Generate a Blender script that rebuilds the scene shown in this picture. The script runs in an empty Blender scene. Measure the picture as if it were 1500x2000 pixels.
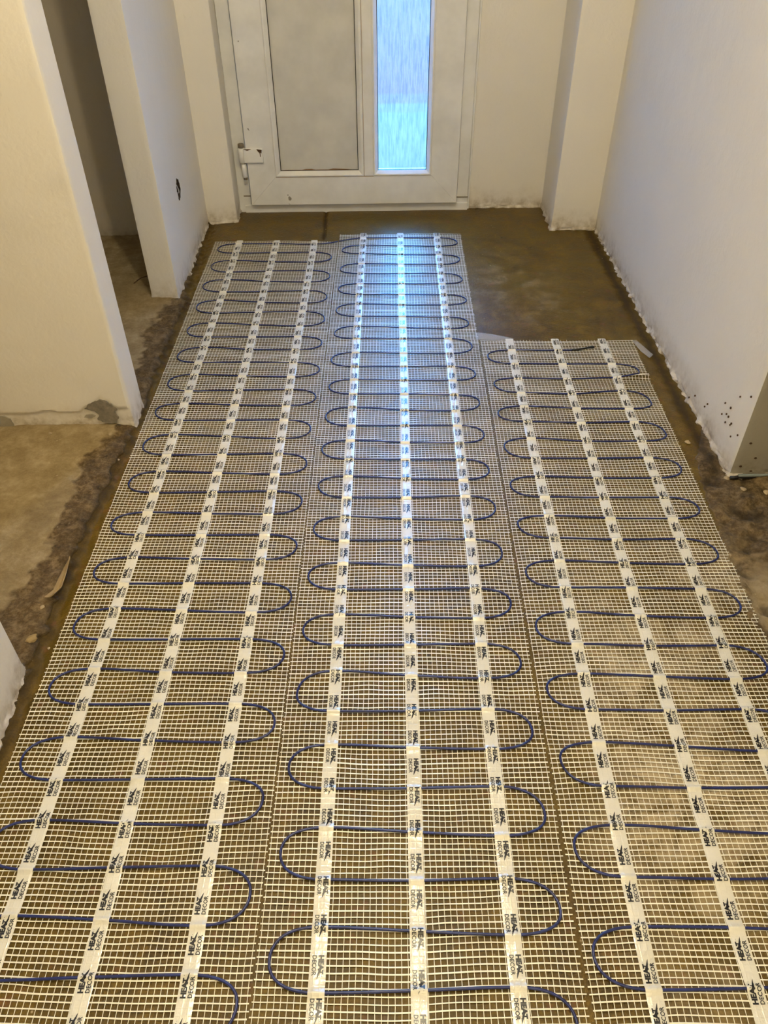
import bpy, bmesh, math, random
import numpy as np
from mathutils import Vector, Matrix, noise
from math import sin, cos, pi, radians

S = bpy.context.scene
COL = S.collection
random.seed(7)

# ------------------------------------------------------------------ camera
CAM_H = 1.32
cam_d = bpy.data.cameras.new('camera')
cam = bpy.data.objects.new('camera', cam_d)
COL.objects.link(cam)
S.camera = cam
cam_d.sensor_fit = 'VERTICAL'
cam_d.sensor_height = 36.0
cam_d.lens = 1538.27 / 2000 * 36.0
cam_d.clip_start = 0.02
_p, _y, _r = 0.7339524, -0.016735, 0.0071537
def cam_axes(p, y, r):
    rz = Matrix.Rotation(y, 3, 'Z')
    right = rz @ Vector((1, 0, 0)); fwd = rz @ Vector((0, cos(p), -sin(p))); down = rz @ Vector((0, -sin(p), -cos(p)))
    r2 = cos(r) * right + sin(r) * down
    d2 = -sin(r) * right + cos(r) * down
    return r2, d2, fwd
_a, _d, _f = cam_axes(_p, _y, _r)
_m = Matrix((_a, -_d, -_f)).transposed().to_4x4()
_m.translation = Vector((0, 0, CAM_H))
cam.matrix_world = _m

# ------------------------------------------------------------------ world: overcast bluish daylight
W = bpy.data.worlds.new('world'); S.world = W; W.use_nodes = True
wn = W.node_tree.nodes; wl = W.node_tree.links
bg = wn['Background']
bg.inputs['Color'].default_value = (0.08, 0.39, 1.0, 1)
# added bright lobe in the sky facing the door, strengthening the glow on the mats
_tc = wn.new('ShaderNodeTexCoord'); _dp = wn.new('ShaderNodeVectorMath'); _dp.operation = 'DOT_PRODUCT'
_dp.inputs[1].default_value = (0.04, 0.86, 0.51); wl.new(_tc.outputs['Generated'], _dp.inputs[0])
_mx = wn.new('ShaderNodeMath'); _mx.operation = 'MAXIMUM'; _mx.inputs[1].default_value = 0.0; wl.new(_dp.outputs['Value'], _mx.inputs[0])
_pw = wn.new('ShaderNodeMath'); _pw.operation = 'POWER'; _pw.inputs[1].default_value = 14.0; wl.new(_mx.outputs[0], _pw.inputs[0])
_ma = wn.new('ShaderNodeMath'); _ma.operation = 'MULTIPLY_ADD'; _ma.inputs[1].default_value = 27.0; _ma.inputs[2].default_value = 7.0; wl.new(_pw.outputs[0], _ma.inputs[0])
wl.new(_ma.outputs[0], bg.inputs['Strength'])

S.view_settings.view_transform = 'Standard'
S.view_settings.look = 'None'
S.view_settings.exposure = 0.75
S.view_settings.gamma = 1.0
S.view_settings.use_curve_mapping = False

def lamp(name, kind, loc, energy, color, size=0.1, rot=None, **kw):
    d = bpy.data.lights.new(name, kind); d.energy = energy; d.color = color
    if kind == 'AREA':
        d.size = size
        if 'size_y' in kw: d.shape = 'RECTANGLE'; d.size_y = kw['size_y']
    else:
        d.shadow_soft_size = size
    o = bpy.data.objects.new(name, d); COL.objects.link(o); o.location = loc
    if rot: o.rotation_euler = rot
    return o
# the bare bulb on the hall ceiling, a second bulb in the room on the left, one further down the hall behind the camera
lamp('hall_ceiling_bulb', 'POINT', (0.0, 1.05, 2.22), 35, (1.0, 0.87, 0.60), 0.05)
lamp('side_room_bulb', 'POINT', (-1.95, 0.55, 2.1), 9, (1.0, 0.74, 0.34), 0.06)
lamp('rear_hall_bulb', 'POINT', (0.25, -1.0, 2.2), 12, (1.0, 0.83, 0.45), 0.05)

# ------------------------------------------------------------------ helpers
def link(name, me, mat=None, parent=None):
    o = bpy.data.objects.new(name, me); COL.objects.link(o)
    if mat is not None: me.materials.append(mat)
    if parent: o.parent = parent
    return o
def mesh(name, v, f, smooth=False):
    me = bpy.data.meshes.new(name); me.from_pydata([tuple(map(float, p)) for p in v], [], f); me.update()
    if smooth: me.polygons.foreach_set('use_smooth', [True] * len(me.polygons))
    return me
def struct(o):
    o['kind'] = 'structure'; return o
def thing(o, label, cat, group=None):
    o['label'] = label; o['category'] = cat
    if group: o['group'] = group
    return o
def empty(name, loc=(0, 0, 0), rz=0):
    o = bpy.data.objects.new(name, None); COL.objects.link(o)
    o.location = loc; o.rotation_euler = (0, 0, rz); o.empty_display_size = 0.05
    return o
def nz(x, y, z=0.0, s=1.0):
    return noise.noise(Vector((x * s, y * s, z * s)))
def fbm(x, y, z=0.0, s=1.0, o=4):
    v = 0; a = 1; t = 0
    for i in range(o):
        v += a * nz(x, y, z + 7.3 * i, s); t += a; a *= 0.5; s *= 2.1
    return v / t
def smooth01(a, b, x):
    t = min(1, max(0, (x - a) / (b - a))); return t * t * (3 - 2 * t)

# ------------------------------------------------------------------ materials
class NT:
    def __init__(s, name):
        s.m = bpy.data.materials.new(name); s.m.use_nodes = True
        s.t = s.m.node_tree; s.n = s.t.nodes; s.l = s.t.links
        s.b = s.n['Principled BSDF']; s.out = s.n['Material Output']
        s.tc = s.n.new('ShaderNodeTexCoord')
    def set(s, **k):
        for a, v in k.items():
            s.b.inputs[a.replace('_', ' ')].default_value = v
        return s
    def noise(s, scale, detail=4, rough=0.6, vec=None, dist=0.0):
        x = s.n.new('ShaderNodeTexNoise'); x.inputs['Scale'].default_value = scale
        x.inputs['Detail'].default_value = detail; x.inputs['Roughness'].default_value = rough
        x.inputs['Distortion'].default_value = dist
        s.l.new(vec or s.tc.outputs['Object'], x.inputs['Vector']); return x.outputs['Fac']
    def voro(s, scale, vec=None, feature='F1'):
        x = s.n.new('ShaderNodeTexVoronoi'); x.inputs['Scale'].default_value = scale; x.feature = feature
        s.l.new(vec or s.tc.outputs['Object'], x.inputs['Vector']); return x.outputs['Distance']
    def mapping(s, scale):
        x = s.n.new('ShaderNodeMapping'); x.inputs['Scale'].default_value = scale
        s.l.new(s.tc.outputs['Object'], x.inputs['Vector']); return x.outputs['Vector']
    def ramp(s, fac, stops, mode='LINEAR'):
        x = s.n.new('ShaderNodeValToRGB'); r = x.color_ramp; r.interpolation = mode
        while len(r.elements) > 1: r.elements.remove(r.elements[-1])
        for i, (p, c) in enumerate(stops):
            if not isinstance(c, (tuple, list)): c = (c, c, c)
            e = r.elements[0] if i == 0 else r.elements.new(p)
            e.position = p; e.color = (*c[:3], 1)
        s.l.new(fac, x.inputs['Fac']); return x.outputs['Color']
    def mix(s, fac, a, b, mode='MIX'):
        x = s.n.new('ShaderNodeMix'); x.data_type = 'RGBA'; x.blend_type = mode
        for i, v in ((0, fac), (6, a), (7, b)):
            if isinstance(v, (int, float)): x.inputs[i].default_value = v
            elif isinstance(v, tuple): x.inputs[i].default_value = (*v[:3], 1)
            else: s.l.new(v, x.inputs[i])
        return x.outputs[2]
    def math(s, op, a, b=0.0, c=None, clamp=False):
        x = s.n.new('ShaderNodeMath'); x.operation = op; x.use_clamp = clamp
        for i, v in enumerate((a, b, c)):
            if v is None: continue
            if isinstance(v, (int, float)): x.inputs[i].default_value = v
            else: s.l.new(v, x.inputs[i])
        return x.outputs[0]
    def attr(s, name):
        x = s.n.new('ShaderNodeAttribute'); x.attribute_name = name; return x.outputs['Fac']
    def sep(s, vec=None):
        x = s.n.new('ShaderNodeSeparateXYZ'); s.l.new(vec or s.tc.outputs['Object'], x.inputs[0]); return x.outputs
    def bump(s, h, strength=0.3, dist=0.01, prev=None):
        x = s.n.new('ShaderNodeBump'); x.inputs['Strength'].default_value = strength; x.inputs['Distance'].default_value = dist
        s.l.new(h, x.inputs['Height'])
        if prev: s.l.new(prev, x.inputs['Normal'])
        return x.outputs['Normal']
    def to(s, name, v):
        s.l.new(v, s.b.inputs[name]); return s

def plain(name, col, rough=0.5, metal=0.0, bump=None, spec=0.5):
    m = NT(name); n = m.noise(9, 3)
    c2 = tuple(c * 0.86 for c in col)
    m.to('Base Color', m.ramp(n, [(0.3, c2), (0.65, col)]))
    m.set(Roughness=rough, Metallic=metal)
    m.b.inputs['Specular IOR Level'].default_value = spec
    if bump: m.to('Normal', m.bump(m.noise(bump[0], 4), bump[1], bump[2]))
    return m.m

def plaster(name, col, dirt=(0.30, 0.23, 0.14), dirt_h=0.05, rough=0.72):
    m = NT(name)
    tone = m.ramp(m.noise(1.7, 3), [(0.3, tuple(c * 0.94 for c in col)), (0.7, col)])
    z = m.sep()[2]
    # grime and flaked paint in a broken band where the skirting was torn off
    h = m.math('MULTIPLY_ADD', m.noise(11, 6, 0.7), -0.11, z)
    g = m.ramp(m.math('ADD', h, 0.052), [(0.0, 1.0), (dirt_h * 0.5, 0.55), (dirt_h, 0.22), (dirt_h + 0.04, 0.0)])
    fl = m.ramp(m.noise(38, 6, 0.6), [(0.35, 0.2), (0.65, 0.9)])
    gf = m.mix(1.0, g, fl, 'MULTIPLY')
    c = m.mix(gf, tone, dirt)
    sc = m.ramp(m.noise(28, 6, 0.75, m.mapping((1, 1, 0.35))), [(0.66, 0.0), (0.72, 0.35)])
    c = m.mix(sc, c, tuple(v * 0.72 for v in col))
    m.to('Base Color', c)
    m.set(Roughness=rough)
    n1 = m.bump(m.noise(95, 3, 0.5), 0.22, 0.004)
    n2 = m.bump(m.noise(7, 3, 0.5), 0.25, 0.02, n1)
    m.to('Normal', n2)
    return m.m
M = {}
M['wall'] = plaster('painted_plaster', (0.80, 0.765, 0.71))
M['wall_grey'] = plaster('grey_plaster', (0.36, 0.33, 0.27), (0.2, 0.17, 0.12))
M['closet'] = plaster('closet_plaster_warm_lit', (0.56, 0.49, 0.37))  # browner than the other walls, warm light put into the colour
M['ceiling'] = plain('ceiling_paint', (0.8, 0.77, 0.7), 0.8)
M['pvc'] = plain('white_plastic', (0.80, 0.80, 0.80), 0.3, bump=(180, 0.03, 0.001))
M['pvc_bead'] = plain('white_bead_plastic', (0.83, 0.83, 0.83), 0.28)
M['panel'] = plain('door_panel', (0.64, 0.63, 0.60), 0.45, bump=(240, 0.08, 0.001))
M['gasket'] = plain('black_rubber', (0.008, 0.008, 0.01), 0.5)
M['dark'] = plain('dark_cavity', (0.05, 0.035, 0.025), 0.9, bump=(80, 0.6, 0.01))
M['steel'] = plain('bright_wire', (0.75, 0.73, 0.7), 0.3, 0.9)
M['rust'] = plain('rusty_metal', (0.10, 0.055, 0.03), 0.7, 0.5, bump=(200, 0.4, 0.001))
M['greyplaster'] = NT('exposed_grey_render')
m = M['greyplaster']; m.to('Base Color', m.ramp(m.noise(45, 6, 0.7), [(0.3, (0.13, 0.115, 0.095)), (0.6, (0.25, 0.22, 0.175)), (0.75, (0.42, 0.37, 0.29))])); m.set(Roughness=0.9)
m.to('Normal', m.bump(m.noise(90, 5), 0.6, 0.004)); M['greyplaster'] = m.m
M['net'] = plain('coated_glassfibre', (0.93, 0.90, 0.77), 0.28, spec=0.9)
M['ink'] = plain('black_ink', (0.006, 0.007, 0.016), 0.3)
M['stone'] = plain('pale_stone', (0.42, 0.33, 0.21), 0.7, bump=(120, 0.5, 0.003))
M['flake'] = plain('old_glue_flake', (0.30, 0.21, 0.09), 0.6, bump=(60, 0.5, 0.003))
M['dirty_pvc'] = plain('grimy_sealant', (0.20, 0.16, 0.11), 0.8, bump=(140, 0.5, 0.002))
M['sheathblack'] = plain('black_heat_shrink', (0.006, 0.006, 0.007), 0.35)

m = NT('blue_cable_sheath')
m.to('Base Color', m.ramp(m.noise(60, 3), [(0.35, (0.008, 0.013, 0.085)), (0.7, (0.015, 0.028, 0.17))]))
m.set(Roughness=0.3); m.to('Normal', m.bump(m.noise(420, 2), 0.25, 0.0006)); M['cable'] = m.m

# cream adhesive tape, slightly see-through so the cable and the net show faintly under it
m = NT('cream_tape')
m.to('Base Color', m.ramp(m.noise(14, 3), [(0.3, (0.86, 0.84, 0.76)), (0.7, (0.92, 0.90, 0.82))]))
m.set(Roughness=0.19); m.b.inputs['Specular IOR Level'].default_value = 1.0
x = m.sep()
def cell(ax):
    f = m.math('FRACT', m.math('MULTIPLY', ax, 100.0)); return m.math('ABSOLUTE', m.math('SUBTRACT', f, 0.5))
grid = m.math('MAXIMUM', cell(x[0]), cell(x[1]))
n1 = m.bump(m.ramp(grid, [(0.33, 0.0), (0.48, 1.0)]), 0.25, 0.0008)
wr = m.noise(42, 5, 0.62, m.mapping((1.0, 0.55, 1.0)), 1.2)
n2 = m.bump(wr, 0.55, 0.0028, n1)
m.to('Normal', n2)
tr = m.n.new('ShaderNodeBsdfTransparent'); mx = m.n.new('ShaderNodeMixShader'); mx.inputs[0].default_value = 0.17
m.l.new(m.b.outputs[0], mx.inputs[1]); m.l.new(tr.outputs[0], mx.inputs[2]); m.l.new(mx.outputs[0], m.out.inputs['Surface'])
m.b.inputs['IOR'].default_value = 1.6
M['tape'] = m.m

m = NT('clear_film')
m.set(Roughness=0.22); m.b.inputs['Base Color'].default_value = (0.8, 0.8, 0.8, 1)
m.to('Normal', m.bump(m.noise(35, 4), 0.5, 0.003))
tr = m.n.new('ShaderNodeBsdfTransparent'); mx = m.n.new('ShaderNodeMixShader'); mx.inputs[0].default_value = 0.78
m.l.new(m.b.outputs[0], mx.inputs[1]); m.l.new(tr.outputs[0], mx.inputs[2]); m.l.new(mx.outputs[0], m.out.inputs['Surface'])
M['film'] = m.m

# rain-patterned glass
m = NT('rain_glass')
st = m.noise(150, 4, 0.6, m.mapping((1.0, 1.0, 0.10)), 0.4)
dr = m.voro(70, m.mapping((1.0, 1.0, 0.45)))
hh = m.math('ADD', st, m.math('MULTIPLY', m.ramp(dr, [(0.0, 1.0), (0.25, 0.0)]), 0.25))
nrm = m.bump(hh, 0.55, 0.004)
rf = m.n.new('ShaderNodeBsdfRefraction'); rf.inputs['IOR'].default_value = 1.11; rf.inputs['Roughness'].default_value = 0.06
rf.inputs['Color'].default_value = (0.95, 0.98, 1, 1); m.l.new(nrm, rf.inputs['Normal'])
tr = m.n.new('ShaderNodeBsdfTransparent')
m.l.new(m.ramp(st, [(0.40, (0.64, 0.72, 0.80)), (0.55, (1.0, 1.0, 1.0))]), tr.inputs['Color'])
mx = m.n.new('ShaderNodeMixShader'); mx.inputs[0].default_value = 0.45
m.l.new(tr.outputs[0], mx.inputs[1]); m.l.new(rf.outputs[0], mx.inputs[2])
gl = m.n.new('ShaderNodeBsdfGlossy'); gl.inputs['Roughness'].default_value = 0.1; m.l.new(nrm, gl.inputs['Normal'])
m2 = m.n.new('ShaderNodeMixShader'); m2.inputs[0].default_value = 0.05
m.l.new(mx.outputs[0], m2.inputs[1]); m.l.new(gl.outputs[0], m2.inputs[2]); m.l.new(m2.outputs[0], m.out.inputs['Surface'])
M['glass'] = m.m

# floor: primed screed (zone 0), torn rough edge (zone 1), pale bare concrete (zone 2)
m = NT('bare_screed_floor')
zone = m.attr('zone'); dust_sheen = m.attr('dust_sheen'); pit = m.attr('pit')
n_big = m.noise(3.2, 5, 0.6); n_mid = m.noise(16, 6, 0.65, None, 0.6); n_fine = m.noise(110, 5, 0.7)
prim = m.ramp(n_mid, [(0.30, (0.040, 0.022, 0.002)), (0.5, (0.092, 0.052, 0.004)), (0.68, (0.160, 0.098, 0.013))])
grain = m.ramp(m.noise(260, 3, 0.6), [(0.35, 0.75), (0.65, 1.25)])
prim = m.mix(1.0, prim, grain, 'MULTIPLY')
prim = m.mix(m.ramp(n_big, [(0.38, 0.0), (0.66, 0.55)]), prim, (0.128, 0.085, 0.007))
red = m.ramp(m.noise(26, 3), [(0.60, 0.0), (0.70, 0.5)])
prim = m.mix(red, prim, (0.16, 0.055, 0.022))
rough = m.ramp(m.noise(30, 7, 0.78), [(0.32, (0.030, 0.017, 0.006)), (0.5, (0.115, 0.072, 0.028)), (0.68, (0.30, 0.21, 0.10))])
rough = m.mix(m.ramp(n_fine, [(0.45, 0.0), (0.75, 0.5)]), rough, (0.33, 0.26, 0.16))
pale = m.ramp(m.noise(14, 8, 0.78, None, 0.15), [(0.30, (0.20, 0.14, 0.062)), (0.5, (0.33, 0.25, 0.13)), (0.70, (0.50, 0.40, 0.25))])
pale = m.mix(m.ramp(m.noise(42, 5, 0.7), [(0.52, 0.0), (0.72, 0.55)]), pale, (0.26, 0.19, 0.10))
z1 = m.ramp(m.math('ADD', zone, m.math('MULTIPLY', m.math('SUBTRACT', n_mid, 0.5), 0.5)), [(0.25, 0.0), (0.55, 1.0)])
z2 = m.ramp(m.math('SUBTRACT', m.math('ADD', zone, m.math('MULTIPLY', m.math('SUBTRACT', n_mid, 0.5), 0.9)), 1.0), [(0.25, 0.0), (0.6, 1.0)])
c = m.mix(z1, prim, rough); c = m.mix(z2, c, pale)
df = m.math('MULTIPLY', dust_sheen, m.ramp(m.noise(13, 7, 0.7, None, 0.5), [(0.42, 0.05), (0.60, 1.0)]), clamp=True)
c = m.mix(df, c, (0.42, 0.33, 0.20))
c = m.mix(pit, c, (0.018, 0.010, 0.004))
sp = m.ramp(m.voro(38), [(0.0, 1.0), (0.10, 0.0)])
sp = m.math('MULTIPLY', sp, m.ramp(m.noise(5), [(0.5, 0.0), (0.62, 0.8)]))
c = m.mix(sp, c, (0.62, 0.52, 0.36))
m.to('Base Color', c)
rg = m.ramp(n_mid, [(0.3, 0.27), (0.7, 0.46)])
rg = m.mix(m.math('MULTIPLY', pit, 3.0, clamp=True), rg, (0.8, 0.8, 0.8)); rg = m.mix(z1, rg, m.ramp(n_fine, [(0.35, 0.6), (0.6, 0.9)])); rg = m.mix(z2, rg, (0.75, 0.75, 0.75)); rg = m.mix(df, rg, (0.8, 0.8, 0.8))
m.to('Roughness', rg)
b0 = m.bump(m.noise(300, 3, 0.6), 0.35, 0.0015)
b1 = m.bump(n_fine, 0.35, 0.004, b0)
b2 = m.bump(m.noise(34, 6, 0.65), 0.25, 0.006, b1)
b3 = m.bump(m.math('MULTIPLY', m.noise(70, 7, 0.75), z1), 0.8, 0.010, b2)
m.b.inputs['Specular IOR Level'].default_value = 0.3
m.to('Normal', b3)
M['floor'] = m.m

m = NT('outdoor_paving'); m.to('Base Color', m.ramp(m.noise(3, 4), [(0.3, (0.31, 0.138, 0.058)), (0.7, (0.40, 0.172, 0.070))])); m.set(Roughness=0.7); m.b.inputs['Specular IOR Level'].default_value = 0.08; M['paving'] = m.m
m = NT('outdoor_brick')
br = m.n.new('ShaderNodeTexBrick'); m.l.new(m.tc.outputs['Object'], br.inputs['Vector'])
br.inputs['Color1'].default_value = (0.34, 0.068, 0.033, 1); br.inputs['Color2'].default_value = (0.40, 0.080, 0.038, 1); br.inputs['Mortar'].default_value = (0.42, 0.11, 0.05, 1)
br.inputs['Scale'].default_value = 4.0; m.l.new(br.outputs['Color'], m.b.inputs['Base Color']); m.set(Roughness=0.7); m.b.inputs['Specular IOR Level'].default_value = 0.08; M['brick'] = m.m

# ------------------------------------------------------------------ floor
def poly_x(pts, y):
    ys = [p[1] for p in pts]; xs = [p[0] for p in pts]
    return float(np.interp(y, ys, xs))
EDGE_L = [(-0.706, 0.2), (-0.706, 0.98), (-0.707, 1.09), (-0.703, 1.20), (-0.703, 1.32), (-0.695, 1.48), (-0.677, 1.69), (-0.667, 1.80), (-0.664, 1.93), (-0.671, 2.08), (-0.664, 2.22), (-0.660, 2.38), (-0.650, 2.56), (-0.662, 2.72), (-0.672, 3.30), (-0.675, 3.5)]
PALE_L = [(-0.84, 0.2), (-0.83, 1.05), (-0.80, 1.17), (-0.765, 1.23), (-0.752, 1.32), (-0.75, 1.43), (-0.745, 1.56), (-0.765, 1.71), (-0.70, 1.80), (-0.695, 1.93), (-0.71, 2.08), (-0.714, 2.22), (-0.726, 2.36), (-0.70, 2.52), (-0.676, 2.58), (-0.69, 3.5)]
EDGE_R = [(0.80, 0.2), (0.80, 0.9), (0.81, 1.2), (0.83, 1.4), (0.85, 1.62), (0.895, 1.72), (0.93, 1.85), (0.935, 3.5)]
def zone_of(x, y):
    """0 primed screed, 1 broken edge, 2 pale concrete; also returns height"""
    wob = 0.018 * fbm(x, y, 0, 14, 4) + 0.012 * nz(x, y, 3, 45)
    if x < 0:
        e = poly_x(EDGE_L, y) + wob
        p = poly_x(PALE_L, y) + wob * 1.6
        t = smooth01(0.0, 0.022, e - x)
        zp = smooth01(0.0, 0.05, p - x)
        zone = t + zp
        hgt = 0.012 * t + 0.004 * zp + t * (1 - 0.6 * zp) * 0.011 * fbm(x, y, 5, 26, 5) + zp * 0.0025 * fbm(x, y, 9, 16, 4)
        # narrow groove right in front of the broken edge
        hgt -= 0.006 * math.exp(-((e - x + 0.012) / 0.012) ** 2)
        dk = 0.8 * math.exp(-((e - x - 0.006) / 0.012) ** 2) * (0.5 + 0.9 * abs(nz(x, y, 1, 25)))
        return zone, hgt, min(1, dk)
    e = poly_x(EDGE_R, y) + wob
    t = smooth01(0.0, 0.03, x - e)
    zr = 0.0
    if y < 1.5: zr = smooth01(0, 0.25, 1.38 - y + 2.2 * wob) * 0.75 * smooth01(0.0, 0.05, x - e)
    k_ = smooth01(1.85, 1.55, y); rk = fbm(x, y, 5, 15, 5)
    hgt = t * (0.003 + 0.004 * rk) + t * k_ * (0.019 * rk + 0.010 * abs(nz(x, y, 8, 26)) - 0.004)
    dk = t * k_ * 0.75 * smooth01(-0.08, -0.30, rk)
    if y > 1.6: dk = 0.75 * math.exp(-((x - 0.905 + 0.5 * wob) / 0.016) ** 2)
    return t + zr, hgt, dk
def axis(a, b, fine, lo, hi, coarse):
    out = list(np.arange(lo, a, coarse)) + list(np.arange(a, b, fine)) + list(np.arange(b, hi + coarse, coarse))
    return out
gx = axis(-1.16, 1.16, 0.0065, -3.0, 2.6, 0.08)
gy = axis(0.28, 3.46, 0.0075, -1.6, 3.62, 0.08)
vv = []; zn = []; du = []; pt = []
for y in gy:
    for x in gx:
        zo, h, dk = zone_of(x, y)
        base = 0.0012 * nz(x, y, 2, 5) - 0.0012
        # shallow dips and the joint near the threshold
        j = math.exp(-((x + 0.184 + 0.006 * nz(x, y, 0, 12)) / 0.006) ** 2) * smooth01(3.10, 3.17, y)
        d2 = math.exp(-(((x - 0.705) / 0.035) ** 2 + ((y - 2.52) / 0.022) ** 2))
        vv.append((x, y, base + h - 0.004 * j - 0.004 * d2))
        zn.append(zo); pt.append(min(1, dk + 0.8 * j + 0.25 * d2))
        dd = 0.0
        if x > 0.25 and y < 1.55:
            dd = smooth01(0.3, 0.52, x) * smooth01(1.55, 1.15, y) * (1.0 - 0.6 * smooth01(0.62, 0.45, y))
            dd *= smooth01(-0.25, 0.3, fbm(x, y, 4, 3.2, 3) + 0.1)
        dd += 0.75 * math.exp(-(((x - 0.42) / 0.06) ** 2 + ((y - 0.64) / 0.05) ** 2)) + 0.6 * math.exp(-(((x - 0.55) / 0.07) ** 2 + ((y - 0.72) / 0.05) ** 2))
        dd += 0.5 * smooth01(0.25, 0.02, math.hypot((x - 0.50) * 0.8, (y - 2.68) * 0.62)) * smooth01(-0.2, 0.35, fbm(x, y, 2, 14, 4))  # pale patch that puts the floor's grey sheen into the colour
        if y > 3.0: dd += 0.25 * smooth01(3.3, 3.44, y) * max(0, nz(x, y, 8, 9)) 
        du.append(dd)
nx = len(gx)
ff = [(j * nx + i, j * nx + i + 1, (j + 1) * nx + i + 1, (j + 1) * nx + i) for j in range(len(gy) - 1) for i in range(nx - 1)]
me = mesh('floor', vv, ff, True)
for nm, arr in (('zone', zn), ('dust_sheen', du), ('pit', pt)):
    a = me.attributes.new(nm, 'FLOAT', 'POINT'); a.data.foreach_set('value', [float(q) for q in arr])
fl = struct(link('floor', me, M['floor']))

# ------------------------------------------------------------------ walls
ZL = [-0.03, -0.012, 0.0, 0.004, 0.008, 0.012, 0.017, 0.022, 0.028, 0.035, 0.044, 0.056, 0.072, 0.095, 0.13, 0.19, 0.3, 0.5, 0.8, 1.2, 1.7, 2.45]
def wall(name, foot, mat, parent=None, zl=ZL, dense=0.012, rag=1.0, round_=0.004, extra=None, seed=0.0, fine=None):
    """closed wall block from its plan outline (counter-clockwise); its foot is ragged plaster"""
    n = len(foot); P = []; N = []
    for k in range(n):
        a = Vector(foot[k]); b = Vector(foot[(k + 1) % n]); d = (b - a); L = d.length; d = d / L
        nn = Vector((d.y, -d.x))
        st = dense * 0.7 if (fine is None or k in fine) else 0.25
        m_ = max(1, int(L / st))
        pa = Vector(foot[k - 1]); dp = (a - pa).normalized(); npv = Vector((dp.y, -dp.x))
        cn = (nn + npv); cn = cn / max(0.3, cn.length) 
        convex = dp.x * d.y - dp.y * d.x > 0
        P.append(a - (cn * round_ * 0.55 if convex else Vector((0, 0)))); N.append(cn)
        for i in range(1, m_):
            P.append(a + d * (L * i / m_)); N.append(nn)
        if convex and L > 0.03:
            pass
    cnt = len(P); v = []
    for z in zl:
        for q, nn in zip(P, N):
            r = 0.0
            if z < 0.25:
                k1 = math.exp(-(max(z, 0) / 0.013) ** 1.5); k2 = math.exp(-max(z, 0) / 0.04)
                r = rag * (0.009 * k1 * (0.35 + fbm(q.x + seed, q.y, z * 3, 31, 5) * 2.3) + 0.002 * k2 * nz(q.x, q.y, z + seed, 11))
            r += 0.0018 * nz(q.x, q.y, z * 0.7 + seed, 2.2)
            if extra: r += extra(q, nn, z)
            w = q + nn * r
            v.append((w.x, w.y, z))
    f = []
    for j in range(len(zl) - 1):
        for i in range(cnt):
            i2 = (i + 1) % cnt
            f.append((j * cnt + i, j * cnt + i2, (j + 1) * cnt + i2, (j + 1) * cnt + i))
    f.append(tuple(reversed(range(cnt)))); f.append(tuple(range((len(zl) - 1) * cnt, len(zl) * cnt)))
    me = mesh(name, v, f, False)
    for p in me.polygons:
        if len(p.vertices) == 4: p.use_smooth = True
    me.set_sharp_from_angle(angle=radians(38))
    return link(name, me, mat, parent)

CEIL = 2.45
# left hall wall with its return by the door
wl_ = struct(wall('wall_left', [(-0.679, 2.600), (-0.679, 3.306), (-0.557, 3.318), (-0.555, 3.62), (-0.779, 3.62), (-0.779, 2.612)], M['wall'], fine=(0, 1, 2, 5), seed=2))
# closet behind the doorway
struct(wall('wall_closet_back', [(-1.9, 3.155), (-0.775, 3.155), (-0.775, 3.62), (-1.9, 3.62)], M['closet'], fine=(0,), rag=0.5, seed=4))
struct(wall('wall_closet_left', [(-2.0, 1.95), (-1.9, 1.95), (-1.9, 3.62), (-2.0, 3.62)], M['wall'], fine=(), rag=0.3))
# partition that ends in the pillar on the left
ZP = [-0.03, -0.012, 0.0, 0.005, 0.010, 0.016, 0.022, 0.028, 0.034, 0.040, 0.046, 0.052, 0.058, 0.062, 0.067, 0.072, 0.08, 0.088, 0.096, 0.105, 0.12, 0.15, 0.2, 0.35, 0.6, 1.0, 1.7, 2.45]
CR = [(-2.0, 0.060), (-1.04, 0.058), (-0.933, 0.058), (-0.917, 0.065), (-0.895, 0.065), (-0.88, 0.059), (-0.819, 0.060), (-0.797, 0.074), (-0.755, 0.098), (-0.735, 0.094), (-0.71, 0.068), (-0.672, 0.068)]
def crack(q, nn, z):
    if nn.y > -0.8: return 0.0
    zc = float(np.interp(q.x, [c[0] for c in CR], [c[1] for c in CR]))
    return 0.0045 * smooth01(zc - 0.002, zc + 0.001, z) * (1 - smooth01(0.12, 0.4, z))
p1 = struct(wall('wall_partition', [(-3.0, 1.842), (-0.676, 1.842), (-0.672, 1.944), (-3.0, 1.944)], M['wall'], zl=ZP, dense=0.008, fine=(0, 1, 2), rag=0.55, extra=crack, seed=6))
# near wall corner on the left
struct(wall('wall_left_near', [(-0.90, -1.6), (-0.714, -1.6), (-0.716, 0.80), (-0.719, 0.997), (-0.90, 0.997)], M['wall'], fine=(1, 2, 3), rag=0.8, seed=8))
# right wall and its return by the door
wr_ = struct(wall('wall_right', [(0.931, 1.577), (2.6, 1.577), (2.6, 3.62), (0.755, 3.62), (0.752, 3.19), (0.935, 3.187)], M['wall'], fine=(0, 3, 4, 5), rag=1.15, seed=10))
me = wr_.data; me.materials.append(M['wall_grey'])
for p in me.polygons:
    if p.normal.y < -0.85 and p.center.y < 1.62 and p.center.x > 0.9345: p.material_index = 1  # end face coloured darker grey than the rest of the wall
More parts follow.
